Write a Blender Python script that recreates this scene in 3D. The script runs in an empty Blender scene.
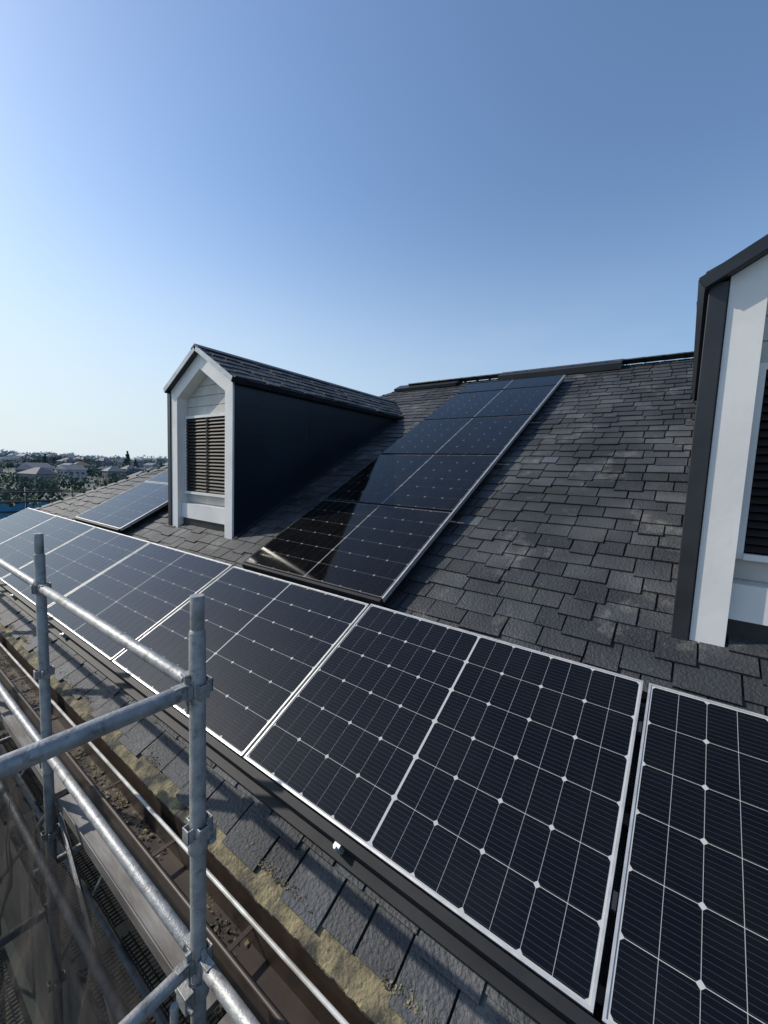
import bpy, math, random, bmesh
from mathutils import Vector, Matrix, noise
random.seed(7)
sc=bpy.context.scene
def V(*a): return Vector(a)
F=409.0
e1=V(-560,-62,F).normalized()
s=V(334,-325,F); s=(s-e1*s.dot(e1)).normalized()
n=e1.cross(s)
P=math.radians(28.7); CP,SP=math.cos(P),math.sin(P)
Zc=s*SP-n*CP; Xc=s*CP+n*SP; Yc=e1
H0=1.94
CAM=V(-SP*H0,0,CP*H0)
def R(a,b,c=0.0): return V(b*CP-c*SP,a,b*SP+c*CP)
cam=bpy.data.cameras.new("camera"); co=bpy.data.objects.new("camera",cam); sc.collection.objects.link(co)
right=V(Xc.x,Yc.x,Zc.x); down=V(Xc.y,Yc.y,Zc.y); fwd=V(Xc.z,Yc.z,Zc.z)
M=Matrix((right,-down,-fwd)).transposed().to_4x4(); M.translation=CAM
co.matrix_world=M
cam.sensor_fit='VERTICAL'; cam.sensor_height=36; cam.lens=F/1024*36; cam.clip_start=0.02; cam.clip_end=9000
sc.camera=co
sc.view_settings.view_transform='Standard'; sc.view_settings.look='None'; sc.view_settings.exposure=0
# ------------------------------------------------------------------ light
S=V(-.30,.80,.62).normalized()
el=math.asin(S.z); rot=math.atan2(S.x,S.y)
w=bpy.data.worlds.new("World"); sc.world=w; w.use_nodes=True
nt=w.node_tree; nt.nodes.clear(); L_=nt.links.new
sky=nt.nodes.new("ShaderNodeTexSky"); sky.sky_type='NISHITA'; sky.sun_disc=False
sky.sun_elevation=el; sky.sun_rotation=rot; sky.air_density=1.15; sky.dust_density=.9; sky.ozone_density=2.2; sky.altitude=50
tint=nt.nodes.new("ShaderNodeMix"); tint.data_type='RGBA'; tint.blend_type='MULTIPLY'; tint.inputs[0].default_value=1; tint.inputs[7].default_value=(.96,1.05,1.14,1)
L_(sky.outputs[0],tint.inputs[6])
tc=nt.nodes.new("ShaderNodeTexCoord"); sx=nt.nodes.new("ShaderNodeSeparateXYZ"); L_(tc.outputs["Generated"],sx.inputs[0])
hz=nt.nodes.new("ShaderNodeMapRange"); hz.interpolation_type='SMOOTHERSTEP'; hz.inputs[1].default_value=-.05; hz.inputs[2].default_value=.60; hz.inputs[3].default_value=.93; hz.inputs[4].default_value=0
L_(sx.outputs[2],hz.inputs[0])
dp=nt.nodes.new("ShaderNodeVectorMath"); dp.operation='DOT_PRODUCT'; dp.inputs[1].default_value=V(S.x,S.y,0).normalized(); L_(tc.outputs["Generated"],dp.inputs[0])
mr=nt.nodes.new("ShaderNodeMapRange"); mr.inputs[1].default_value=-.4; mr.inputs[2].default_value=.95; L_(dp.outputs["Value"],mr.inputs[0])
hc=nt.nodes.new("ShaderNodeMix"); hc.data_type='RGBA'; hc.inputs[6].default_value=(2.2,3.4,5.2,1); hc.inputs[7].default_value=(5.3,6.0,6.3,1); L_(mr.outputs[0],hc.inputs[0])
mh=nt.nodes.new("ShaderNodeMix"); mh.data_type='RGBA'; L_(hz.outputs[0],mh.inputs[0]); L_(tint.outputs[2],mh.inputs[6]); L_(hc.outputs[2],mh.inputs[7])
mp=nt.nodes.new("ShaderNodeMapping"); mp.inputs["Scale"].default_value=(1.3,1.3,6); mp.inputs["Location"].default_value=(.3,.1,0); L_(tc.outputs["Generated"],mp.inputs[0])
cn=nt.nodes.new("ShaderNodeTexNoise"); cn.inputs["Scale"].default_value=2.2; cn.inputs["Detail"].default_value=7; L_(mp.outputs[0],cn.inputs[0])
cm=nt.nodes.new("ShaderNodeMapRange"); cm.inputs[1].default_value=.50; cm.inputs[2].default_value=.85; cm.inputs[4].default_value=.25; L_(cn.outputs[0],cm.inputs[0])
cz=nt.nodes.new("ShaderNodeMapRange"); cz.inputs[1].default_value=.10; cz.inputs[2].default_value=.42; cz.inputs[3].default_value=1; cz.inputs[4].default_value=0; L_(sx.outputs[2],cz.inputs[0])
cx=nt.nodes.new("ShaderNodeMath"); cx.operation='MULTIPLY'; L_(cm.outputs[0],cx.inputs[0]); L_(cz.outputs[0],cx.inputs[1])
cl=nt.nodes.new("ShaderNodeMix"); cl.data_type='RGBA'; cl.inputs[7].default_value=(5.0,5.5,6.2,1); L_(cx.outputs[0],cl.inputs[0]); L_(mh.outputs[2],cl.inputs[6])
bg=nt.nodes.new("ShaderNodeBackground"); bg.inputs[1].default_value=.143
out=nt.nodes.new("ShaderNodeOutputWorld")
L_(cl.outputs[2],bg.inputs[0]); L_(bg.outputs[0],out.inputs[0])
sl=bpy.data.lights.new("sun","SUN"); sl.energy=4.0; sl.angle=math.radians(.53); sl.color=(1,.93,.82)
so=bpy.data.objects.new("sun",sl); sc.collection.objects.link(so)
so.rotation_euler=S.to_track_quat('Z','Y').to_euler()
# ------------------------------------------------------------------ materials
def mat(name,col,rough=.6,metal=0,col2=None,scale=8,bump=0,bscale=40,attr=None,spec=.5,detail=6,lo=.35,hi=.65,coord='Object',stretch=None):
    m=bpy.data.materials.new(name); m.use_nodes=True; t=m.node_tree; b=t.nodes["Principled BSDF"]
    b.inputs["Roughness"].default_value=rough; b.inputs["Metallic"].default_value=metal
    b.inputs["Specular IOR Level"].default_value=spec
    b.inputs["Base Color"].default_value=(*col,1)
    tc=t.nodes.new("ShaderNodeTexCoord"); src=tc.outputs[coord]
    if stretch:
        mp=t.nodes.new("ShaderNodeMapping"); mp.inputs["Scale"].default_value=stretch
        t.links.new(src,mp.inputs[0]); src=mp.outputs[0]
    cs=None
    if col2:
        nz=t.nodes.new("ShaderNodeTexNoise"); nz.inputs["Scale"].default_value=scale; nz.inputs["Detail"].default_value=detail
        t.links.new(src,nz.inputs[0])
        cr=t.nodes.new("ShaderNodeValToRGB"); cr.color_ramp.elements[0].position=lo; cr.color_ramp.elements[1].position=hi
        cr.color_ramp.elements[0].color=(*col,1); cr.color_ramp.elements[1].color=(*col2,1)
        t.links.new(nz.outputs[0],cr.inputs[0]); cs=cr.outputs[0]
    if attr:
        at=t.nodes.new("ShaderNodeAttribute"); at.attribute_name=attr
        mx=t.nodes.new("ShaderNodeMix"); mx.data_type='RGBA'; mx.blend_type='MULTIPLY'; mx.inputs[0].default_value=1
        if cs: t.links.new(cs,mx.inputs[6])
        else: mx.inputs[6].default_value=(*col,1)
        t.links.new(at.outputs["Color"],mx.inputs[7]); cs=mx.outputs[2]
    if cs: t.links.new(cs,b.inputs["Base Color"])
    if bump:
        nb=t.nodes.new("ShaderNodeTexNoise"); nb.inputs["Scale"].default_value=bscale; nb.inputs["Detail"].default_value=5
        t.links.new(src,nb.inputs[0])
        bp=t.nodes.new("ShaderNodeBump"); bp.inputs["Strength"].default_value=bump; bp.inputs["Distance"].default_value=.01
        t.links.new(nb.outputs[0],bp.inputs["Height"]); t.links.new(bp.outputs[0],b.inputs["Normal"])
    return m
def lichen(m,col,sc_,lo,hi,strength,stretch=None):
    t=m.node_tree; b=t.nodes["Principled BSDF"]; old=b.inputs["Base Color"].links[0].from_socket
    nz=t.nodes.new("ShaderNodeTexNoise"); nz.inputs["Scale"].default_value=sc_; nz.inputs["Detail"].default_value=10; nz.inputs["Roughness"].default_value=.72
    tc=t.nodes.new("ShaderNodeTexCoord"); src=tc.outputs["Object"]
    if stretch:
        mp=t.nodes.new("ShaderNodeMapping"); mp.inputs["Scale"].default_value=stretch; t.links.new(src,mp.inputs[0]); src=mp.outputs[0]
    t.links.new(src,nz.inputs[0])
    mr=t.nodes.new("ShaderNodeMapRange"); mr.inputs[1].default_value=lo; mr.inputs[2].default_value=hi; mr.inputs[4].default_value=strength
    t.links.new(nz.outputs[0],mr.inputs[0])
    mx=t.nodes.new("ShaderNodeMix"); mx.data_type='RGBA'; mx.inputs[7].default_value=(*col,1)
    t.links.new(mr.outputs[0],mx.inputs[0]); t.links.new(old,mx.inputs[6]); t.links.new(mx.outputs[2],b.inputs["Base Color"])
M_sh=mat("shingle_slate_grey",(.029,.032,.035),.62,col2=(.078,.082,.086),scale=1.7,detail=11,lo=.38,hi=.74,bump=.9,bscale=70,attr="shade",spec=.42)
lichen(M_sh,(.29,.28,.25),2.6,.56,.72,.5)
lichen(M_sh,(.20,.19,.17),28,.60,.70,.40)
lichen(M_sh,(.013,.013,.014),1.1,.50,.70,.6)
M_under=mat("roof_underlay",(.015,.015,.016),.9)
M_dark=mat("dark_metal_trim",(.016,.018,.021),.42,col2=(.026,.028,.031),scale=6,bump=.05)
M_skirt=mat("dark_mounting_rail",(.014,.015,.017),.6,col2=(.024,.025,.027),scale=6,spec=.25)
M_navy=mat("navy_siding",(.005,.010,.017),.34,col2=(.009,.017,.026),scale=1.5,bump=.12,bscale=12,spec=.4)
M_white=mat("white_trim",(.74,.73,.70),.4,col2=(.62,.61,.58),scale=3,bump=.08,bscale=25,lo=.4,hi=.8)
lichen(M_white,(.40,.38,.34),6,.60,.80,.5,(1,1,.2))
M_sid=mat("white_siding",(.56,.55,.51),.6,col2=(.46,.45,.41),scale=5,bump=.2,bscale=60)
M_grey=mat("aluminium_edge",(.42,.43,.44),.35,metal=.6,col2=(.32,.33,.34),scale=10)
M_louv=mat("louver_bronze",(.012,.010,.009),.6,metal=0,col2=(.020,.016,.014),spec=.25)
M_voidm=mat("louver_backing",(.004,.004,.004),.9,spec=.05)
M_glass=mat("window_glass",(.01,.011,.013),.05)
M_alu=mat("panel_frame_silver",(.62,.61,.59),.42,metal=.5,col2=(.46,.46,.45),scale=20)
M_blk=mat("panel_frame_black",(.012,.012,.014),.4,metal=.3)
M_back=mat("panel_backsheet",(.46,.46,.44),.12,spec=.4)
M_steel=mat("galvanised_steel",(.24,.245,.245),.52,metal=.45,col2=(.41,.41,.40),scale=22,bump=.25,bscale=120,lo=.3,hi=.7)
lichen(M_steel,(.10,.085,.07),14,.55,.66,.75)
lichen(M_steel,(.55,.54,.50),30,.62,.70,.6)
M_tan=mat("mossy_eave_board",(.05,.046,.036),.95,col2=(.27,.225,.125),scale=9,bump=1,bscale=70,lo=.40,hi=.60,detail=14)
lichen(M_tan,(.028,.028,.027),3.5,.50,.62,.9)
lichen(M_tan,(.38,.34,.22),40,.58,.66,.5)
M_gut=mat("brown_gutter",(.03,.02,.015),.5,col2=(.055,.038,.028),scale=9)
M_pvc=mat("pale_rail",(.55,.55,.52),.4,col2=(.32,.31,.28),scale=14,detail=10)
M_wall=mat("house_wall",(.10,.088,.075),.8,col2=(.06,.055,.05),scale=2,bump=.3,bscale=50)
M_deck=mat("scaffold_deck",(.035,.035,.035),.6,metal=.4,col2=(.08,.075,.07),scale=18)
M_plank=mat("pale_plank",(.34,.33,.32),.65,metal=.2,col2=(.14,.13,.12),scale=7,bump=.3,stretch=(1,.25,1),detail=10)
def cellmat(name,dust,spec):
    m=bpy.data.materials.new(name); m.use_nodes=True; t=m.node_tree; b=t.nodes["Principled BSDF"]
    b.inputs["Specular IOR Level"].default_value=spec
    tc=t.nodes.new("ShaderNodeTexCoord"); sx=t.nodes.new("ShaderNodeSeparateXYZ"); t.links.new(tc.outputs["Object"],sx.inputs[0])
    def mth(op,a,bv=None):
        q=t.nodes.new("ShaderNodeMath"); q.operation=op
        t.links.new(a,q.inputs[0])
        if bv is not None: q.inputs[1].default_value=bv
        return q.outputs[0]
    f=mth('FRACT',mth('MULTIPLY',sx.outputs[0],1/.0184)); l=mth('LESS_THAN',f,.055)
    nz=t.nodes.new("ShaderNodeTexNoise"); nz.inputs["Scale"].default_value=3; nz.inputs["Detail"].default_value=9; nz.inputs["Roughness"].default_value=.65
    geo=t.nodes.new("ShaderNodeNewGeometry"); t.links.new(geo.outputs["Position"],nz.inputs[0])
    cr=t.nodes.new("ShaderNodeValToRGB"); cr.color_ramp.elements[0].color=(.0018,.0017,.0018,1); cr.color_ramp.elements[1].color=(.0045+dust,.004+dust,.0036+dust,1)
    cr.color_ramp.elements[0].position=.4; cr.color_ramp.elements[1].position=.78
    t.links.new(nz.outputs[0],cr.inputs[0])
    mx=t.nodes.new("ShaderNodeMix"); mx.data_type='RGBA'; mx.inputs[7].default_value=(.05,.049,.05,1)
    t.links.new(l,mx.inputs[0]); t.links.new(cr.outputs[0],mx.inputs[6]); t.links.new(mx.outputs[2],b.inputs["Base Color"])
    rr=t.nodes.new("ShaderNodeMapRange"); rr.inputs[3].default_value=.02; rr.inputs[4].default_value=.10
    t.links.new(nz.outputs[0],rr.inputs[0]); t.links.new(rr.outputs[0],b.inputs["Roughness"])
    return m
M_cell=cellmat("solar_cell",.002,.40); M_cellb=cellmat("solar_cell_black",.002,.24)
M_backb=mat("panel_backsheet_dim",(.24,.235,.225),.14,spec=.22)
# ------------------------------------------------------------------ mesh helpers
def link(o,parent=None):
    sc.collection.objects.link(o)
    if parent: o.parent=parent
    return o
def empty(name):
    o=bpy.data.objects.new(name,None); o.empty_display_size=.2; sc.collection.objects.link(o); return o
class MB:
    def __init__(s): s.v=[];s.f=[];s.m=[];s.c=[];s.sm=[]
    def face(s,pts,mi=0,shade=None,smooth=False):
        b=len(s.v); s.v+= [tuple(p) for p in pts]; s.f.append(tuple(range(b,b+len(pts)))); s.m.append(mi); s.c.append(shade or 1.0); s.sm.append(smooth)
    def hexa(s,p,mi=0,shade=None):
        b=len(s.v); s.v+=[tuple(q) for q in p]
        for f in ((3,2,1,0),(4,5,6,7),(0,1,5,4),(1,2,6,5),(2,3,7,6),(3,0,4,7)):
            s.f.append(tuple(b+i for i in f)); s.m.append(mi); s.c.append(shade or 1.0); s.sm.append(False)
    def box(s,x0,x1,y0,y1,z0,z1,mi=0,T=None,shade=None):
        p=[V(x0,y0,z0),V(x1,y0,z0),V(x1,y1,z0),V(x0,y1,z0),V(x0,y0,z1),V(x1,y0,z1),V(x1,y1,z1),V(x0,y1,z1)]
        if T: p=[T(q) for q in p]
        s.hexa(p,mi,shade)
    def tube(s,a,b,r,mi=0,seg=20,r2=None,cap=True):
        a=V(*a);b=V(*b);d=(b-a).normalized(); u=d.orthogonal().normalized(); w_=d.cross(u); r2=r2 or r
        st=len(s.v)
        for k in range(seg):
            an=2*math.pi*k/seg; o=u*math.cos(an)+w_*math.sin(an); s.v.append(tuple(a+o*r)); s.v.append(tuple(b+o*r2))
        for k in range(seg):
            i=st+2*k; j=st+2*((k+1)%seg); s.f.append((i,j,j+1,i+1)); s.m.append(mi); s.c.append(1.0); s.sm.append(True)
        if cap:
            s.f.append(tuple(st+2*k for k in reversed(range(seg)))); s.m.append(mi); s.c.append(1.0); s.sm.append(False)
            s.f.append(tuple(st+2*k+1 for k in range(seg))); s.m.append(mi); s.c.append(1.0); s.sm.append(False)
    def obj(s,name,mats,parent=None,bevel=0,attr=False):
        me=bpy.data.meshes.new(name); me.from_pydata(s.v,[],s.f)
        for m in mats: me.materials.append(m)
        me.polygons.foreach_set("material_index",s.m); me.polygons.foreach_set("use_smooth",s.sm)
        if attr:
            ca=me.color_attributes.new("shade",'FLOAT_COLOR','CORNER'); buf=[]
            for p,c in zip(me.polygons,s.c):
                cc=c if isinstance(c,tuple) else (c,c,c)
                for _ in p.vertices: buf+= [*cc,1.0]
            ca.data.foreach_set("color",buf)
        me.update(); o=bpy.data.objects.new(name,me); link(o,parent)
        if bevel:
            bv=o.modifiers.new("bevel","BEVEL"); bv.width=bevel; bv.segments=2; bv.limit_method='ANGLE'; bv.angle_limit=math.radians(50)
        return o
# ------------------------------------------------------------------ main roof
HIPK=1/CP
def hip(b): return 9.2-(b-2.25)/HIPK
BR=7.18; A_R=-12.0
def shingles(mb,P0,u,v,nn,umin,umax,b0,bmax,e=.152,wmin=.15,wmax=.27):
    b=b0
    while b<bmax:
        lo=umin(b+e/2); hi=umax(b+e/2); a=lo-random.uniform(0,.25); prev=0
        while a<hi:
            wd=random.uniform(wmin,wmax); g=random.uniform(.003,.007)
            aa=max(a+g,lo); ab=min(a+wd-g,hi)
            if ab-aa>.02:
                dropped=(random.random()<.42 and not prev); prev=dropped
                off=(-.032 if dropped else 0)+random.uniform(-.005,.005)
                th=.013+random.uniform(-.002,.006)+(.004 if dropped else 0)
                bt=min(b+e+.03,bmax+.02)
                sh=random.uniform(.68,1.25)
                if random.random()<.07: sh*=1.45
                col=(sh*random.uniform(.98,1.04),sh,sh*random.uniform(.95,1.04))
                j1=random.uniform(-.004,.004); t1=random.uniform(-.003,.003)
                def T(A,B,C): return P0+u*A+v*B+nn*C
                p=[T(aa,b+off,-.002),T(ab,b+off+j1,-.002),T(ab,bt,-.002),T(aa,bt,-.002),T(aa,b+off,th+t1),T(ab,b+off+j1,th),T(ab,bt,.002),T(aa,bt,.002)]
                mb.hexa(p,0,col)
            a+=wd
        b+=e
NR=V(-SP,0,CP); SV=V(CP,0,SP)
house=empty("house")
mb=MB()
shingles(mb,V(0,0,0),V(0,-1,0),SV,NR,lambda b:-hip(b),lambda b:8.0,.072,BR)
mb.obj("roof_shingles",[M_sh],house,attr=True)
ZR=BR*SP; XR=BR*CP
mb=MB()
c=-.004
mb.face([R(hip(0)+.0,0,c),R(A_R,0,c),R(A_R,BR,c),R(hip(BR),BR,c)])
ah0=hip(0); ahR=hip(BR)
mb.face([V(2*XR,A_R,0),V(2*XR,ah0,0),V(XR,ahR,ZR),V(XR,A_R,ZR)])
mb.face([V(0,ah0,0),V(XR,ahR,ZR),V(2*XR,ah0,0)])
mb.obj("roof_sheathing",[M_under],house)
mb=MB()
hl=ah0-ahR; vh=V(0,-hl,ZR).normalized(); Lh=math.hypot(hl,ZR); nh=V(0,ZR,hl).normalized()
shingles(mb,V(0,ah0,0),V(1,0,0),vh,nh,lambda b:min(XR,b/Lh*XR),lambda b:max(XR,2*XR-b/Lh*XR),.0,Lh)
vb=V(-CP,0,SP); nb_=V(SP,0,CP)
shingles(mb,V(2*XR,0,0),V(0,1,0),vb,nb_,lambda b:-8.0,lambda b:hip(b),.0,BR)
mb.obj("roof_shingles_back",[M_sh],house,attr=True)
def caps(mb,p0,p1,n1,n2,wd=.13,step=.24,lift=.022):
    d=(p1-p0); L=d.length; d.normalize(); k=int(L/step)
    s1=(d.cross(n1)); s2=(n2.cross(d))
    up=(n1+n2).normalized()
    for i in range(k):
        a=p0+d*(i*step); b=a+d*(step+.02); h0=lift+.004; h1=lift
        q=[]
        for (pt,h) in ((a,h0),(b,h1)):
            q.append([pt+up*h, pt+s1*wd+n1*(h-.004), pt+s2*wd+n2*(h-.004), pt+s1*wd, pt+s2*wd, pt-up*.01])
        A,B=q
        sh=random.uniform(.8,1.1)
        for f in ((A[0],A[1],B[1],B[0]),(A[0],B[0],B[2],A[2]),(A[1],A[3],B[3],B[1]),(A[2],B[2],B[4],A[4]),(A[0],A[2],A[4],A[5]),(A[0],A[5],A[3],A[1])):
            mb.face(f,0,sh)
mb=MB()
caps(mb,V(XR,-8,ZR),V(XR,ahR,ZR),V(-SP,0,CP),V(SP,0,CP))
caps(mb,V(0,ah0,.0),V(XR,ahR,ZR),V(-SP,0,CP),nh)
caps(mb,V(2*XR,ah0,.0),V(XR,ahR,ZR),nh,V(SP,0,CP))
mb.obj("ridge_caps",[M_sh],house,attr=True)
for (y0,y1,hh) in ((.92,2.80,.085),(3.6,5.0,.05),(-3.6,-1.2,.085)):
    mb=MB()
    for sg in (-1,1):
        w2=.2
        mb.hexa([V(XR,y0,ZR+.03),V(XR+sg*w2,y0,ZR-.08),V(XR+sg*w2,y1,ZR-.08),V(XR,y1,ZR+.03),
                 V(XR,y0,ZR+.03+hh),V(XR+sg*(w2+.02),y0,ZR-.08+hh),V(XR+sg*(w2+.02),y1,ZR-.08+hh),V(XR,y1,ZR+.03+hh)])
    mb.obj("ridge_vent_part",[M_dark],house)
mb=MB()
GZ=-6.2
mb.box(.5,2*XR-.5,A_R+.5,ah0-.5,GZ-2,-.14,0)
z=GZ
while z<-.3:
    mb.hexa([V(.478,A_R+.5,z),V(.499,A_R+.5,z),V(.499,ah0-.5,z),V(.478,ah0-.5,z),V(.492,A_R+.5,z+.17),V(.499,A_R+.5,z+.17),V(.499,ah0-.5,z+.17),V(.492,ah0-.5,z+.17)],0); z+=.18
mb.box(.03,2*XR-.03,A_R+.03,ah0-.03,-.14,-.12,1)
mb.box(.0,.03,A_R,ah0,-.16,-.012,1)
mb.box(.0,2*XR,ah0-.03,ah0-.004,-.16,-.012,1)
mb.obj("walls_and_soffit",[M_wall,M_gut],house)
for i in range(5):
    y=-8+i*4
    mb=MB(); mb.box(.46,.52,y,y+1.7,-1.9,-.8,0); mb.box(.45,.47,y+.06,y+.82,-1.85,-.85,1); mb.box(.45,.47,y+.88,y+1.64,-1.85,-.85,1)
    mb.obj("wall_window_part",[M_pvc,M_glass],house)
mb=MB(); N=1500
ys=[A_R+i*(ah0-A_R)/N for i in range(N+1)]
prof=[(-.012,-.02),(-.008,-.002),(.008,.001),(.022,.002),(.040,.002),(.060,.001),(.090,-.001)]
rows=[]
for y in ys:
    r=[]
    for k,(b,cc) in enumerate(prof):
        q=noise.noise(V(y*9,b*40,0))*.006+noise.noise(V(y*33,b*90,4))*.005
        r.append(R(y,b+(q*.8 if k<2 else 0),cc+abs(q)))
    rows.append(r)
for i in range(N):
    for k in range(len(prof)-1): mb.face([rows[i][k],rows[i][k+1],rows[i+1][k+1],rows[i+1][k]][::-1],0)
for i in range(6000):
    yy=random.uniform(-3,10)
    if noise.noise(V(yy*1.3,7,0))+.25*noise.noise(V(yy*6,2,1))<.02: continue
    bb=.07+abs(random.gauss(0,.016)); c_=R(yy,bb,.013+random.uniform(0,.004)); k_=random.uniform(.002,.007)
    a_=V(random.uniform(-1,1),random.uniform(-1,1),random.uniform(-.4,.4)).normalized()*k_; b_=V(a_.y,-a_.x,random.uniform(-.004,.004))
    mb.face([c_-a_,c_+b_*.8,c_+a_,c_-b_*.8],0)
mb.obj("mossy_eave_board",[M_tan],house)
mb=MB()
x1,x0=-.035,-.155
for (xa,xb,za,zb) in ((x1-.004,x1,-.16,-.06),(x0,x1,-.164,-.16),(x0-.004,x0,-.164,-.07)):
    mb.box(xa,xb,A_R,ah0,za,zb,0)
mb.tube((-.052,A_R,-.035),(-.052,ah0,-.035),.0085,1,10)
mb.tube((x0-.002,A_R,-.066),(x0-.002,ah0,-.066),.009,0,10)
y=A_R
while y<ah0:
    mb.box(x0,x1,y,y+.02,-.085,-.08,0); y+=.6
for i in range(2500):
    yy=random.uniform(-2,9)
    if noise.noise(V(yy*1.6,3,0))<-.05: continue
    xx=random.uniform(x0+.01,x1-.01); c_=V(xx,yy,-.155+random.uniform(0,.012)); a_=V(random.uniform(-1,1),random.uniform(-1,1),random.uniform(-.3,.3))*.012; b_=V(a_.y,-a_.x,random.uniform(-.006,.006))*.6
    mb.face([c_-a_,c_+b_,c_+a_,c_-b_],2)
mb.obj("gutter",[M_gut,M_pvc,M_tan],house)
# ------------------------------------------------------------------ solar panels
PW,PH=1.574,1.134
def panel_mesh(name,fr_m,bk,cl_,g):
    mb=MB(); f=.0085; d=.035
    mb.box(0,PH,0,f,-d,0,0); mb.box(0,PH,PW-f,PW,-d,0,0); mb.box(0,f,f,PW-f,-d,0,0); mb.box(PH-f,PH,f,PW-f,-d,0,0)
    z=-.0035
    mb.face([V(f,f,z),V(PH-f,f,z),V(PH-f,PW-f,z),V(f,PW-f,z)],1)
    mb.face([V(f,f,-d+.002),V(f,PW-f,-d+.002),V(PH-f,PW-f,-d+.002),V(PH-f,f,-d+.002)],1)
    z=-.0025; mg=.006; mh=.005; cg=.010
    cw=(PW-2*f-2*mg-cg)/16; ch=(PH-2*f-2*mh)/6; ck=.010
    for i in range(16):
        y0=f+mg+i*cw+(cg if i>=8 else 0); y1=y0+cw
        for j in range(6):
            xx=f+mh+j*ch; xa,xb,ya,yb=xx+g,xx+ch-g,y0+g,y1-g
            if i%2==0: p=[(xa+ck,ya),(xb-ck,ya),(xb,ya+ck),(xb,yb),(xa,yb),(xa,ya+ck)]
            else: p=[(xa,ya),(xb,ya),(xb,yb-ck),(xb-ck,yb),(xa+ck,yb),(xa,yb-ck)]
            mb.face([V(a,b,z) for a,b in p],2)
    me=bpy.data.meshes.new(name); me.from_pydata(mb.v,[],mb.f)
    for m in (fr_m,bk,cl_): me.materials.append(m)
    me.polygons.foreach_set("material_index",mb.m); me.update(); return me
me_s=panel_mesh("solar_panel_silver",M_alu,M_back,M_cell,.00115); me_b=panel_mesh("solar_panel_black",M_blk,M_backb,M_cellb,.0011)
RM=Matrix((SV,V(0,1,0),NR)).transposed().to_4x4()
def panel(me,y,b,c=.12,sx=1):
    o=bpy.data.objects.new("solar_panel",me); link(o)
    t1=Matrix.Rotation(random.uniform(-.003,.003),4,'X')@Matrix.Rotation(random.uniform(-.003,.003),4,'Y')
    m=RM.copy()@t1@Matrix.Diagonal((sx,1,1,1)); m.translation=R(y,b,c+random.uniform(-.001,.001)); o.matrix_world=m; return o
PIT=1.596; Y0=.075; B0=.325
for i in range(-4,6): panel(me_s,Y0+PIT*i,B0)
B1=1.535; RP=1.154
for r in range(4): panel(me_b,1.615,B1+r*RP)
panel(me_b,1.615,B1+4*RP,sx=.42)
for r in range(2): panel(me_s,5.86,B1+r*RP)
mb=MB()
def TR(q): return R(q.y,q.x,q.z)
ya,yb=Y0+PIT*-4,Y0+PIT*6
for b in (.36,.85,1.40): mb.box(b,b+.04,ya,yb,.045,.078,0,TR)
mb.box(.285,.318,ya,yb,.022,.116,0,TR)
mb.box(.245,.2845,ya,yb,.022,.048,0,TR)
y=ya+.9
while y<yb:
    mb.box(.268,.300,y,y+.03,.048,.098,1,TR); mb.tube(R(y+.015,.270,.055),R(y+.015,.266,.108),.006,1,8); y+=PIT
for (a0,a1,bb0,bb1) in ((1.615,1.615+PW,B1,B1+4.4*RP),(5.86,5.86+PW,B1,B1+2*RP)):
    b=bb0+.1
    while b<bb1:
        mb.box(b,b+.04,a0+.01,a1-.01,.03,.078,0,TR); b+=.55
    mb.box(bb0,bb1-.02,a0-.014,a0-.002,.085,.122,1,TR)
    mb.box(bb0-.03,bb0-.004,a0,a1,.03,.116,0,TR)
mr_=mb.obj("panel_mounting_rails",[M_skirt,M_alu],None)
mb=MB()
for i in range(-3,6):
    for b in (B0+.25,B0+.88):
        mb.box(b,b+.05,Y0+PIT*i-.018,Y0+PIT*i-.004,.09,.1165,0,TR)
mb.obj("panel_clamps",[M_dark],mr_)
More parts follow.
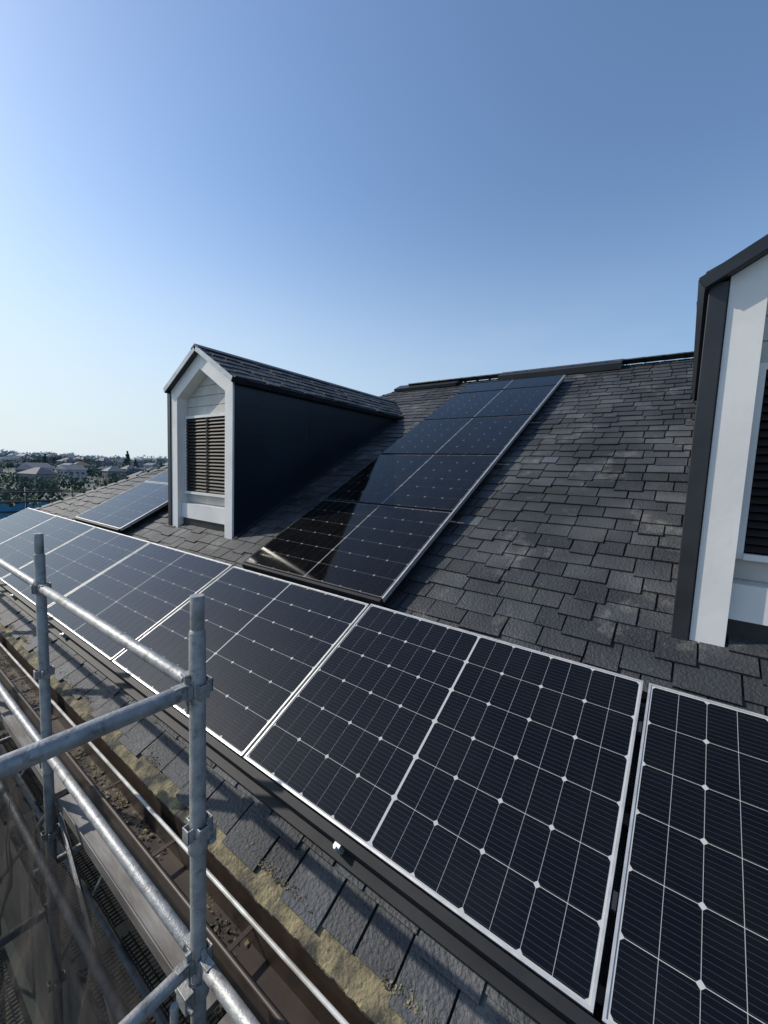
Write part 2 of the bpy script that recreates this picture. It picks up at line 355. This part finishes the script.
# ------------------------------------------------------------------ dormers
def dormer(Y1,dh=0,ov=.045):
    root=empty("dormer")
    W=1.30; xf=1.655; zb=xf*SP/CP; Y2=Y1+W; yc=(Y1+Y2)/2; hE=1.70+dh
    tg=math.tan(math.radians(30)); hA=hE+(W/2)*tg
    zE=zb+hE; zA=zb+hA; xe=zE*CP/SP; xa=zA*CP/SP
    fw=.14; dep=.17
    mb=MB()
    for (ya,yb) in ((Y1-.004,Y1+.0),(Y2-.0,Y2+.004)):
        x0=xf+.022
        a=[V(x0,ya,zb-.15),V(x0,ya,zE+.0),V(xe+.2,ya,zE),V(xe+.2,ya,zE-.2)]
        b=[V(q.x,yb,q.z) for q in a]
        mb.hexa(a+b,0)
    mb.obj("side_walls",[M_navy],root)
    mb=MB()
    for k in range(1,6):
        z=zb-.05+k*.303
        xr=z*CP/SP
        if z<zE-.03:
            mb.box(xf+.03,xr,Y1-.007,Y1-.003,z,z+.005,0); mb.box(xf+.03,xr,Y2+.003,Y2+.007,z,z+.005,0)
    mb.box(xf+1.1,xf+1.105,Y1-.0065,Y1-.003,zb+.6,zE-.02,0)
    mb.obj("siding_joints",[M_navy],root)
    mb=MB()
    yi1,yi2=Y1+fw,Y2-fw
    zi=zE-.10; zai=zi+(yi2-yc)*tg
    def prism(pts,x0,x1,mi,mb):
        k=len(pts); A=[V(x0,p[0],p[1]) for p in pts]; B=[V(x1,p[0],p[1]) for p in pts]
        mb.face(A[::-1],mi); mb.face(B,mi)
        for i in range(k):
            j=(i+1)%k; mb.face([A[i],A[j],B[j],B[i]],mi)
    prism([(Y1+.0005,zb-.03),(yi1,zb-.03),(yi1,zi),(Y1+.0005,zE)],xf,xf+dep,0,mb)
    prism([(yi2,zb-.03),(Y2-.0005,zb-.03),(Y2-.0005,zE),(yi2,zi)],xf,xf+dep,0,mb)
    prism([(Y1,zE),(yi1,zi),(yc,zai),(yc,zA)],xf+.004,xf+dep,0,mb)
    prism([(yi2,zi),(Y2,zE),(yc,zA),(yc,zai)],xf+.004,xf+dep,0,mb)
    mb.obj("front_frame",[M_white],root)
    mb=MB()
    prism([(yi1-.01,zb-.1),(yi2+.01,zb-.1),(yi2+.01,zi),(yc,zai+.01),(yi1-.01,zi)],xf+dep-.03,xf+dep+.03,0,mb)
    mb.obj("gable_siding",[M_sid],root)
    mb=MB()
    z=zb+.1
    while z<zai:
        hw=(yi2-yc) if z<zi else max(.02,(zai-z)/tg)
        mb.box(xf+dep-.040,xf+dep-.03,yc-hw,yc+hw,z,z+.110,0); z+=.117
    mb.obj("lap_boards",[M_sid],root,bevel=.003)
    mb=MB(); mb.box(xf-.012,xf+.05,Y2+.005,Y2+.078,zb-.0,zE-.02,0)
    mb.box(xf+.05,xf+.30,Y2+.005,Y2+.014,zb-.0,zE-.02,0)
    mb.obj("corner_trim",[M_dark],root,bevel=.003)
    mb=MB(); wx=xf+dep-.05; wy1,wy2=yc-.475,yc+.475; wz0,wz1=zb+.47,zb+1.36; ft=.03
    mb.box(wx-.03,wx+.005,wy1-ft,wy1,wz0-ft,wz1+ft,0); mb.box(wx-.03,wx+.005,wy2,wy2+ft,wz0-ft,wz1+ft,0)
    mb.box(wx-.03,wx+.005,wy1,wy2,wz1,wz1+ft,0); mb.box(wx-.05,wx+.005,wy1,wy2,wz0-ft,wz0,0)
    mb.box(wx-.07,wx+.005,yi1+.002,yi2-.002,zb+.14,zb+.32,0)
    mb.box(wx-.008,wx+.003,wy1,wy2,wz0,wz1,2)
    z=wz0+.01
    while z<wz1-.03:
        mb.hexa([V(wx-.028,wy1+.003,z),V(wx-.010,wy1+.003,z+.026),V(wx-.010,wy2-.003,z+.026),V(wx-.028,wy2-.003,z),
                 V(wx-.028,wy1+.003,z+.004),V(wx-.010,wy1+.003,z+.030),V(wx-.010,wy2-.003,z+.030),V(wx-.028,wy2-.003,z+.004)],1); z+=.040
    mb.box(wx-.034,wx-.0285,yc-.012,yc+.012,wz0,wz1,1)
    mb.obj("louver_window",[M_white,M_louv,M_voidm],root)
    mb=MB(); mb.box(xf+dep-.10,xf+dep-.02,yi1+.004,yi2-.004,zb+.0,zb+.138,0)
    mb.obj("base_flashing",[M_dark],root)
    mb=MB()
    def TF(q): return R(q.y,q.x,q.z)
    mb.box(xf/CP+.02,xe/CP,Y1-.07,Y1-.005,.014,.024,0,TF); mb.box(xf/CP+.02,xe/CP,Y2+.005,Y2+.07,.014,.024,0,TF)
    mb.obj("step_flashing",[M_dark],root)
    fo=.05; th=.05
    ang=math.radians(30); L=(W/2+ov)/math.cos(ang)
    for sg,nm in ((-1,"roof_slab_a"),(1,"roof_slab_b")):
        v=V(0,-sg*math.cos(ang),math.sin(ang)); nn=V(0,sg*math.sin(ang),math.cos(ang))
        P0=V(0,yc+sg*(W/2+ov),zE-ov*tg)
        mb=MB()
        x0=xf-fo; x1=xa+.25
        def T(X,B,C): return P0+V(X,0,0)+v*B+nn*C
        q=[T(x0,0,.002),T(x1,0,.002),T(x1,L,.002),T(x0,L,.002),T(x0,0,th),T(x1,0,th),T(x1,L,th),T(x0,L,th)]
        mb.hexa(q,0)
        q=[T(x0-.008,-.008,.004),T(x0-.0005,-.008,.004),T(x0-.0005,L,.004),T(x0-.008,L,.004),T(x0-.008,-.008,th+.010),T(x0-.0005,-.008,th+.010),T(x0-.0005,L+.004,th+.010),T(x0-.008,L+.004,th+.010)]
        mb.hexa(q,1)
        q=[T(x0,-.012,.0),T(x1,-.012,.0),T(x1,-.0005,.0),T(x0,-.0005,.0),T(x0,-.012,th+.006),T(x1,-.012,th+.006),T(x1,-.0005,th+.006),T(x0,-.0005,th+.006)]
        mb.hexa(q,0)
        mb.obj(nm,[M_dark,M_grey if Y1>2 else M_dark],root)
        mb=MB()
        if sg<0: shingles(mb,P0+nn*(th+.001),V(1,0,0),v,nn,lambda b:x0,lambda b:x1,0.03,L-.02,e=.14)
        else: shingles(mb,P0+nn*(th+.001),V(-1,0,0),v,nn,lambda b:-x1,lambda b:-x0,0.03,L-.02,e=.14)
        mb.obj(nm+"_shingles",[M_sh],root,attr=True)
    mb=MB()
    zt=zA+th/math.cos(ang)
    n1=V(0,math.sin(ang),math.cos(ang)); n2=V(0,-math.sin(ang),math.cos(ang))
    for (nn_,sg) in ((n1,1),(n2,-1)):
        vv=V(0,sg*math.cos(ang),-math.sin(ang)); a=V(xf-fo-.009,yc,zt); b=V(xa+.2,yc,zt)
        mb.hexa([a,b,b+vv*.08,a+vv*.08,a+V(0,0,.022),b+V(0,0,.022),b+vv*.08+nn_*.020,a+vv*.08+nn_*.020] if sg<0 else [b,a,a+vv*.08,b+vv*.08,b+V(0,0,.022),a+V(0,0,.022),a+vv*.08+nn_*.020,b+vv*.08+nn_*.020])
    mb.obj("dormer_ridge_cap",[M_dark],root)
dormer(3.93); dormer(-1.385,.085,.085)
# ------------------------------------------------------------------ scaffold
scf=empty("scaffold")
XP=-.285; posts=[-.45,1.16,2.72,4.30,5.90,7.5,9.1]; RT=.0243; ZT=1.02; ZM=.55; ZL=.08
for i,y in enumerate(posts):
    mb=MB()
    mb.tube((XP,y,GZ-2),(XP,y,1.19),RT)
    mb.tube((XP,y,1.19),(XP,y,1.205),RT+.001,0,20,.0205); mb.tube((XP,y,1.205),(XP,y,1.31),.0205)
    for z in (ZT,ZM,ZL,-.4,-.87,-1.35,-1.8):
        for k in range(4):
            an=k*math.pi/2; dx,dy=math.cos(an),math.sin(an); px,py=-dy,dx
            def TT(q): return V(XP+dx*q.x+px*q.y,y+dy*q.x+py*q.y,z+q.z)
            mb.box(.022,.042,-.017,-.013,-.026,.018,0,TT); mb.box(.022,.042,.013,.017,-.026,.018,0,TT); mb.box(.038,.0425,-.017,.017,-.026,.018,0,TT)
        mb.tube((XP,y,z-.032),(XP,y,z-.026),RT+.004)
    mb.obj("post",[M_steel],scf,bevel=.0012)
def rail(a,b,r=.0213):
    mb=MB(); a=V(*a); b=V(*b); d=(b-a).normalized()
    mb.tube(a+d*.06,b-d*.06,r)
    for p,sg in ((a,1),(b,-1)):
        r_=d.cross(V(0,0,1))
        def TT(v): return p+d*sg*v.x+r_*v.y+V(0,0,v.z)
        mb.box(.030,.075,-.014,.014,-.018,.024,0,TT)
        mb.hexa([TT(V(.028,-.005,-.075)),TT(V(.035,-.005,-.075)),TT(V(.035,.005,-.075)),TT(V(.028,.005,-.075)),
                 TT(V(.026,-.006,.050)),TT(V(.043,-.006,.050)),TT(V(.043,.006,.050)),TT(V(.026,.006,.050))],0)
    return mb.obj("rail",[M_steel],scf,bevel=.001)
for i in range(1,len(posts)-1):
    rail((XP,posts[i],ZT),(XP,posts[i+1],ZT)); rail((XP,posts[i],ZL),(XP,posts[i+1],ZL))
rail((XP,-.45,ZL),(XP,1.16,ZL))
XO=-1.75
for y in posts[1:]:
    rail((XP,y,ZT if y<2 else -.87),(XO,y,ZT if y<2 else -.87),.0243)
    rail((XP,y,ZL),(XO,y,ZL),.0213)
    mb=MB(); mb.tube((XO,y,GZ-2),(XO,y,-.3 if y>2 else 1.4),RT); mb.obj("outer_post",[M_steel],scf)
mb=MB()
c0=V(XP,1.16,-.02)
mb.tube(c0-V(0,0,.035),c0+V(0,0,.03),.034,0,16); mb.box(XP-.06,XP-.03,1.13,1.19,-.05,.01); mb.tube((XP-.05,1.10,-.02),(XP-.05,1.22,-.02),.008,0,8)
mb.tube((XP-.10,1.12,-.03),(XP-.10,1.12,.05),.012,0,10)
c1=V(XP,1.16,.50); mb.tube(c1-V(0,0,.03),c1+V(0,0,.03),.030,0,16); mb.tube((XP+.03,1.12,.5),(XP+.03,1.21,.5),.008,0,8); mb.box(XP+.024,XP+.05,1.135,1.185,.48,.525)
mb.obj("coupler",[M_steel],scf,bevel=.002)
mb=MB()
for i in range(len(posts)-1):
    a,b=posts[i]+.03,posts[i+1]-.03
    mb.box(-.255,-.180,a,b,-.235,-.205,0); mb.box(-.180,-.175,a,b,-.25,-.19,0); mb.box(-.260,-.255,a,b,-.25,-.19,0)
mb.obj("toe_plank",[M_plank],scf,bevel=.001)
mb=MB()
def deck(x0,x1,y0,y1,z,mb):
    mb.box(x0,x0+.02,y0,y1,z-.03,z+.005); mb.box(x1-.02,x1,y0,y1,z-.03,z+.005)
    yy=y0
    while yy<y1:
        mb.box(x0+.02,x1-.02,yy,yy+.008,z-.008,z); yy+=.03
    xx=x0+.04
    while xx<x1-.03:
        mb.box(xx,xx+.006,y0,y1,z-.004,z+.003); xx+=.04
for i in range(0,len(posts)-1):
    deck(-.20,.25,posts[i]+.05,posts[i+1]-.05,-1.35,mb)
    deck(-.86,-.36,posts[i]+.05,posts[i+1]-.05,-1.75,mb)
mb.obj("mesh_deck",[M_deck],scf)
mb=MB()
for z,x in ((-.55,-.33),(-.87,-.24),(-1.0,-.10)):
    mb.tube((x,-.4,z),(x,9.2,z),.0213)
for y in posts: mb.tube((-.36,y+.03,-.62),(.3,y+.03,-.62),.02); mb.tube((-.285,y+.02,-1.3),(.15,y+.02,-.63),.014)
mb.obj("ledger_pipes",[M_steel],scf)
mb=MB(); mb.tube((XP+.04,1.2,-1.8),(XP+.04,2.7,-.3),.0135); mb.tube((XP+.04,4.3,-1.8),(XP+.04,2.8,-.3),.0135); mb.obj("brace",[M_steel],scf)
# ------------------------------------------------------------------ safety net
M_net=bpy.data.materials.new("net_fabric"); M_net.use_nodes=True; t=M_net.node_tree; b=t.nodes["Principled BSDF"]
b.inputs["Roughness"].default_value=.85; b.inputs["Specular IOR Level"].default_value=.2
tc=t.nodes.new("ShaderNodeTexCoord"); nz=t.nodes.new("ShaderNodeTexNoise"); nz.inputs["Scale"].default_value=4; nz.inputs["Detail"].default_value=10
t.links.new(tc.outputs["Object"],nz.inputs[0]); cr=t.nodes.new("ShaderNodeValToRGB"); cr.color_ramp.elements[0].color=(.016,.014,.013,1); cr.color_ramp.elements[1].color=(.055,.045,.040,1)
cr.color_ramp.elements[0].position=.35; cr.color_ramp.elements[1].position=.7
t.links.new(nz.outputs[0],cr.inputs[0]); t.links.new(cr.outputs[0],b.inputs["Base Color"])
sp=t.nodes.new("ShaderNodeSeparateXYZ"); t.links.new(tc.outputs["Object"],sp.inputs[0])
def mth(op,a,bv):
    q=t.nodes.new("ShaderNodeMath"); q.operation=op
    t.links.new(a,q.inputs[0])
    if isinstance(bv,(int,float)): q.inputs[1].default_value=bv
    else: t.links.new(bv,q.inputs[1])
    return q.outputs[0]
fy=mth('GREATER_THAN',mth('FRACT',mth('MULTIPLY',sp.outputs[1],260.0),0),.40); fz=mth('GREATER_THAN',mth('FRACT',mth('MULTIPLY',sp.outputs[2],260.0),0),.40)
hole=mth('MULTIPLY',fy,fz)
tr=t.nodes.new("ShaderNodeBsdfTransparent"); ms=t.nodes.new("ShaderNodeMixShader"); t.links.new(hole,ms.inputs[0])
t.links.new(b.outputs[0],ms.inputs[1]); t.links.new(tr.outputs[0],ms.inputs[2]); t.links.new(ms.outputs[0],t.nodes["Material Output"].inputs[0])
mb=MB(); NY,NZ=420,110; g=[]
def rid(p): return 1-abs(noise.noise(p))*2
for i in range(NY+1):
    y=.2+i/NY*9.5; r=[]
    for k in range(NZ+1):
        q=k/NZ; sag=.07*abs(math.sin(y*2.0))
        z=.0-sag*(1-q)-q*2.6
        am=(0.35+min(1,q*4))
        x=-.43-.55*q**1.2+ (.07*noise.noise(V(y*3.0,z*.5,1))+.045*rid(V(y*3.5+z*1.2,z*.6-y*.6,5))+.018*rid(V(y*8-z*1.5,z*1.2,9)))*am
        r.append(V(x,y,z))
    g.append(r)
for i in range(NY):
    for k in range(NZ): mb.face([g[i][k],g[i][k+1],g[i+1][k+1],g[i+1][k]],0,smooth=True)
o=mb.obj("safety_net",[M_net])
bm=bmesh.new(); bm.from_mesh(o.data); bmesh.ops.remove_doubles(bm,verts=bm.verts,dist=1e-5); bm.to_mesh(o.data); bm.free()
# ------------------------------------------------------------------ terrain
def sst(a,b,x):
    x=max(0,min(1,(x-a)/(b-a))); return x*x*(3-2*x)
def gh(x,y):
    r=math.hypot(x,y)
    h=GZ-3.0*sst(10,60,r)
    rise=9.5*sst(160,700,r)
    hill=(noise.noise(V(x*.006,y*.006,3))*6+noise.noise(V(x*.015,y*.015,8))*2)*sst(120,350,r)
    fall=-25*sst(850,1900,r)
    return h+rise+hill+fall
mb=MB(); rad=[0,8,16,25,35,50,65,80,100,120,140,165,190,220,250,290,330,380,430,490,560,650,750,900,1100,1500,2200,3500,6000]; SEG=120
g=[[V(r*math.sin(2*math.pi*k/SEG),r*math.cos(2*math.pi*k/SEG),0) for k in range(SEG)] for r in rad]
for ring in g:
    for p in ring: p.z=gh(p.x,p.y)
for i in range(len(rad)-1):
    for k in range(SEG):
        k2=(k+1)%SEG
        if i==0: mb.face([g[0][0],g[1][k2],g[1][k]],0,smooth=True)
        else: mb.face([g[i][k],g[i][k2],g[i+1][k2],g[i+1][k]],0,smooth=True)
M_gr=mat("ground_mixed",(.07,.09,.07),.95,col2=(.14,.15,.13),scale=.06)
mb.obj("ground",[M_gr])
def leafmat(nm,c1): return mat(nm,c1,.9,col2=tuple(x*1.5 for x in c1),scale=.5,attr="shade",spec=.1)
M_leaf=leafmat("foliage",(.085,.115,.095)); M_leaf2=leafmat("foliage_hazy",(.20,.25,.28)); M_bark=mat("bark",(.07,.05,.035),.9)  # distance haze painted into leaf colours: paler and bluer on farther trees
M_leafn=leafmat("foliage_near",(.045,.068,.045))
def tree(mb,x,y,h,wd,nl,conif=False,ls=.7):
    z0=gh(x,y)-.2
    mb.tube((x,y,z0),(x,y,z0+h*.6),.02*h,1,6,.01*h,cap=False)
    cl=[]
    for _ in range(5): cl.append((V(random.gauss(0,.28)*wd,random.gauss(0,.28)*wd,h*random.uniform(.5,.85)),random.uniform(.3,.5)*wd))
    for k in range(nl):
        if conif:
            q=random.random()**.7; zz=h*(1-.85*q); rr=wd*.5*q*random.uniform(.5,1.1); an=random.uniform(0,6.28)
            c=V(math.cos(an)*rr,math.sin(an)*rr,zz); tone=random.uniform(.5,1.2)
        else:
            cc,cr_=random.choice(cl); d=V(random.gauss(0,1),random.gauss(0,1),random.gauss(0,1)).normalized()*cr_*random.uniform(.6,1.08); c=cc+V(d.x,d.y,d.z*.85)
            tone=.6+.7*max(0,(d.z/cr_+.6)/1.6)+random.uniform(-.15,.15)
        c=c+V(x,y,z0); s_=ls*random.uniform(.5,1.1)
        a=V(random.gauss(0,1),random.gauss(0,1),random.gauss(0,1)).normalized(); b=a.orthogonal().normalized()*s_; a=a*s_*.7
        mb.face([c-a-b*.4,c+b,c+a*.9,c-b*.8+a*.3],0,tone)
near=MB(); far=MB(); mid=MB()
def pol(az,r): a=math.radians(az); return r*math.sin(a),r*math.cos(a)
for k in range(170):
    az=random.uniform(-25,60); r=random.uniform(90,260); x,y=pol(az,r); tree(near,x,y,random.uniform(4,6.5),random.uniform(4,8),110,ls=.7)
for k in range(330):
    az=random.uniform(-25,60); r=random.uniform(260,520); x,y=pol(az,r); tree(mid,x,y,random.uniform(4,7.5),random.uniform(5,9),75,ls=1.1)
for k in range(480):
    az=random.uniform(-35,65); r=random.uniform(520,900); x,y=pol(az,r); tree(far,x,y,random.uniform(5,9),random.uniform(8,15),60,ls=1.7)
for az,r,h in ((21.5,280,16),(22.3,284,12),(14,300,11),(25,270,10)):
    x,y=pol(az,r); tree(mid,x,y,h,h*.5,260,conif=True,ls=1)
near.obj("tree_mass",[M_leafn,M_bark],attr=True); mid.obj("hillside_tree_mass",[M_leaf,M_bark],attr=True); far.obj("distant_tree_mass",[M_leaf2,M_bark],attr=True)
def haze_tint(c,h): return tuple(x*(1-h)+y_*h for x,y_ in zip(c,(.34,.40,.45)))  # paints distance haze: blends a surface colour toward pale blue-grey
wc=[(.34,.34,.33),(.26,.25,.23),(.46,.46,.46),(.20,.20,.20)]; rc=[(.10,.11,.13),(.15,.10,.09),(.15,.16,.18),(.08,.12,.17)]
M_wing=mat("town_window",(.10,.11,.12),.3)
def townmesh(i,haze_mix):
    mb=MB(); w_,d_,h_=random.uniform(6,8.5),random.uniform(7,10),random.uniform(4.6,5.8); rh=random.uniform(1.6,2.4); o_=.5
    mb.box(-w_/2,w_/2,-d_/2,d_/2,-2,h_-.01,0)
    e=h_
    A=[V(-w_/2-o_,-d_/2-o_,e),V(w_/2+o_,-d_/2-o_,e),V(w_/2+o_,d_/2+o_,e),V(-w_/2-o_,d_/2+o_,e)]
    ins=(w_/2 if i%2 else .0)
    r1,r2=V(0,-d_/2-o_+ins,e+rh),V(0,d_/2+o_-ins,e+rh)
    mb.face([A[0],r1,r2,A[3]][::-1],1); mb.face([A[1],A[2],r2,r1],1); mb.face([A[0],A[1],r1],1 if ins else 0); mb.face([A[2],A[3],r2],1 if ins else 0); mb.face(A[::-1],1)
    if i%3==0:
        mb.box(w_/2+.0,w_/2+2.4,-d_/4,d_/4,-2,2.6,0); mb.box(w_/2-.0,w_/2+2.7,-d_/4-.3,d_/4+.3,2.62,2.8,1)
    for z in (.9,3.3):
        for q in (-.3,0,.3):
            mb.box(-w_/2-.03,w_/2+.03,d_*q-.7,d_*q+.7,z,z+1.1,2); mb.box(w_*q-.6,w_*q+.6,-d_/2-.03,d_/2+.03,z,z+1.1,2)
    me=bpy.data.meshes.new("town_house"); me.from_pydata(mb.v,[],mb.f)
    cw_=haze_tint(wc[i%4],haze_mix); cr2=haze_tint(rc[(i*3+i//4)%4],haze_mix)
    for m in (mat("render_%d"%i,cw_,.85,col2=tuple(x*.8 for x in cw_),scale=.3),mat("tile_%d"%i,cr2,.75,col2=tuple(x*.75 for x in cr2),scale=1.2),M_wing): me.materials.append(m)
    me.polygons.foreach_set("material_index",mb.m); me.update(); return me
tmn=[townmesh(i,.05) for i in range(8)]; tmf=[townmesh(i+8,.40) for i in range(8)]  # far houses carry more painted haze in walls and roofs
pl=[]
for k in range(2600):
    az=random.uniform(-25,55); r=random.uniform(170,820); x,y=pol(az,r)
    if any((x-a)**2+(y-b)**2<13**2 for a,b in pl): continue
    pl.append((x,y))
    if len(pl)>420: break
for x,y in pl:
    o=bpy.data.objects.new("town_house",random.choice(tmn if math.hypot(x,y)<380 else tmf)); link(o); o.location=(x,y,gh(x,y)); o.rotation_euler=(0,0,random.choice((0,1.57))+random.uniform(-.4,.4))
# ------------------------------------------------------------------ neighbour with blue sheeting
M_blue=mat("blue_sheet_mat",(.03,.18,.33),.5,col2=(.06,.28,.44),scale=2,bump=.6,bscale=3)
nbh=empty("sheeted_house")
M_nw=mat("neighbour_wall",(.3,.3,.28),.8,col2=(.24,.24,.22)); M_nr=mat("neighbour_roof",(.10,.11,.12),.7,col2=(.07,.08,.09))
mb=MB(); mb.box(1.5,7.6,26,33,GZ-3,-2.2,0)
mb.face([V(1.2,25.7,-2.2),V(7.9,25.7,-2.2),V(7.9,29.5,-1.2),V(1.2,29.5,-1.2)],1); mb.face([V(1.2,29.5,-1.2),V(7.9,29.5,-1.2),V(7.9,33.3,-2.2),V(1.2,33.3,-2.2)],1)
mb.face([V(1.2,25.7,-2.2),V(1.2,29.5,-1.2),V(1.2,33.3,-2.2)],0); mb.face([V(7.9,25.7,-2.2),V(7.9,33.3,-2.2),V(7.9,29.5,-1.2)],0)
mb.obj("neighbour_body",[M_nw,M_nr],nbh)
mb=MB(); g=[]
for i in range(66):
    x=1+i*.105; r=[]
    for k in range(14):
        z=GZ-2+k/13*(7.75+.12*math.sin(i*.8)+.06*math.sin(i*2.3)-(.35 if i>45 else 0)); r.append(V(x,25.2+.15*noise.noise(V(x*1.5,z,0)),z))
    g.append(r)
for i in range(65):
    for k in range(13): mb.face([g[i][k],g[i+1][k],g[i+1][k+1],g[i][k+1]],0,smooth=True)
mb.obj("blue_sheet",[M_blue],nbh)
mb=MB()
for x in (1,2.8,4.6,6.4,7.4,8.2): mb.tube((x,25,GZ-3),(x,25,.35 if x<7 else -.1),.035,0,8)
for z in (.1,-.35,-.8): mb.tube((.6,25,z),(9.4,25,z),.035,0,8)
for z in (-.05,-.6): mb.tube((.6,28.9,z),(10.6,28.9,z),.035,0,8)
mb.obj("poles",[M_dark],nbh)
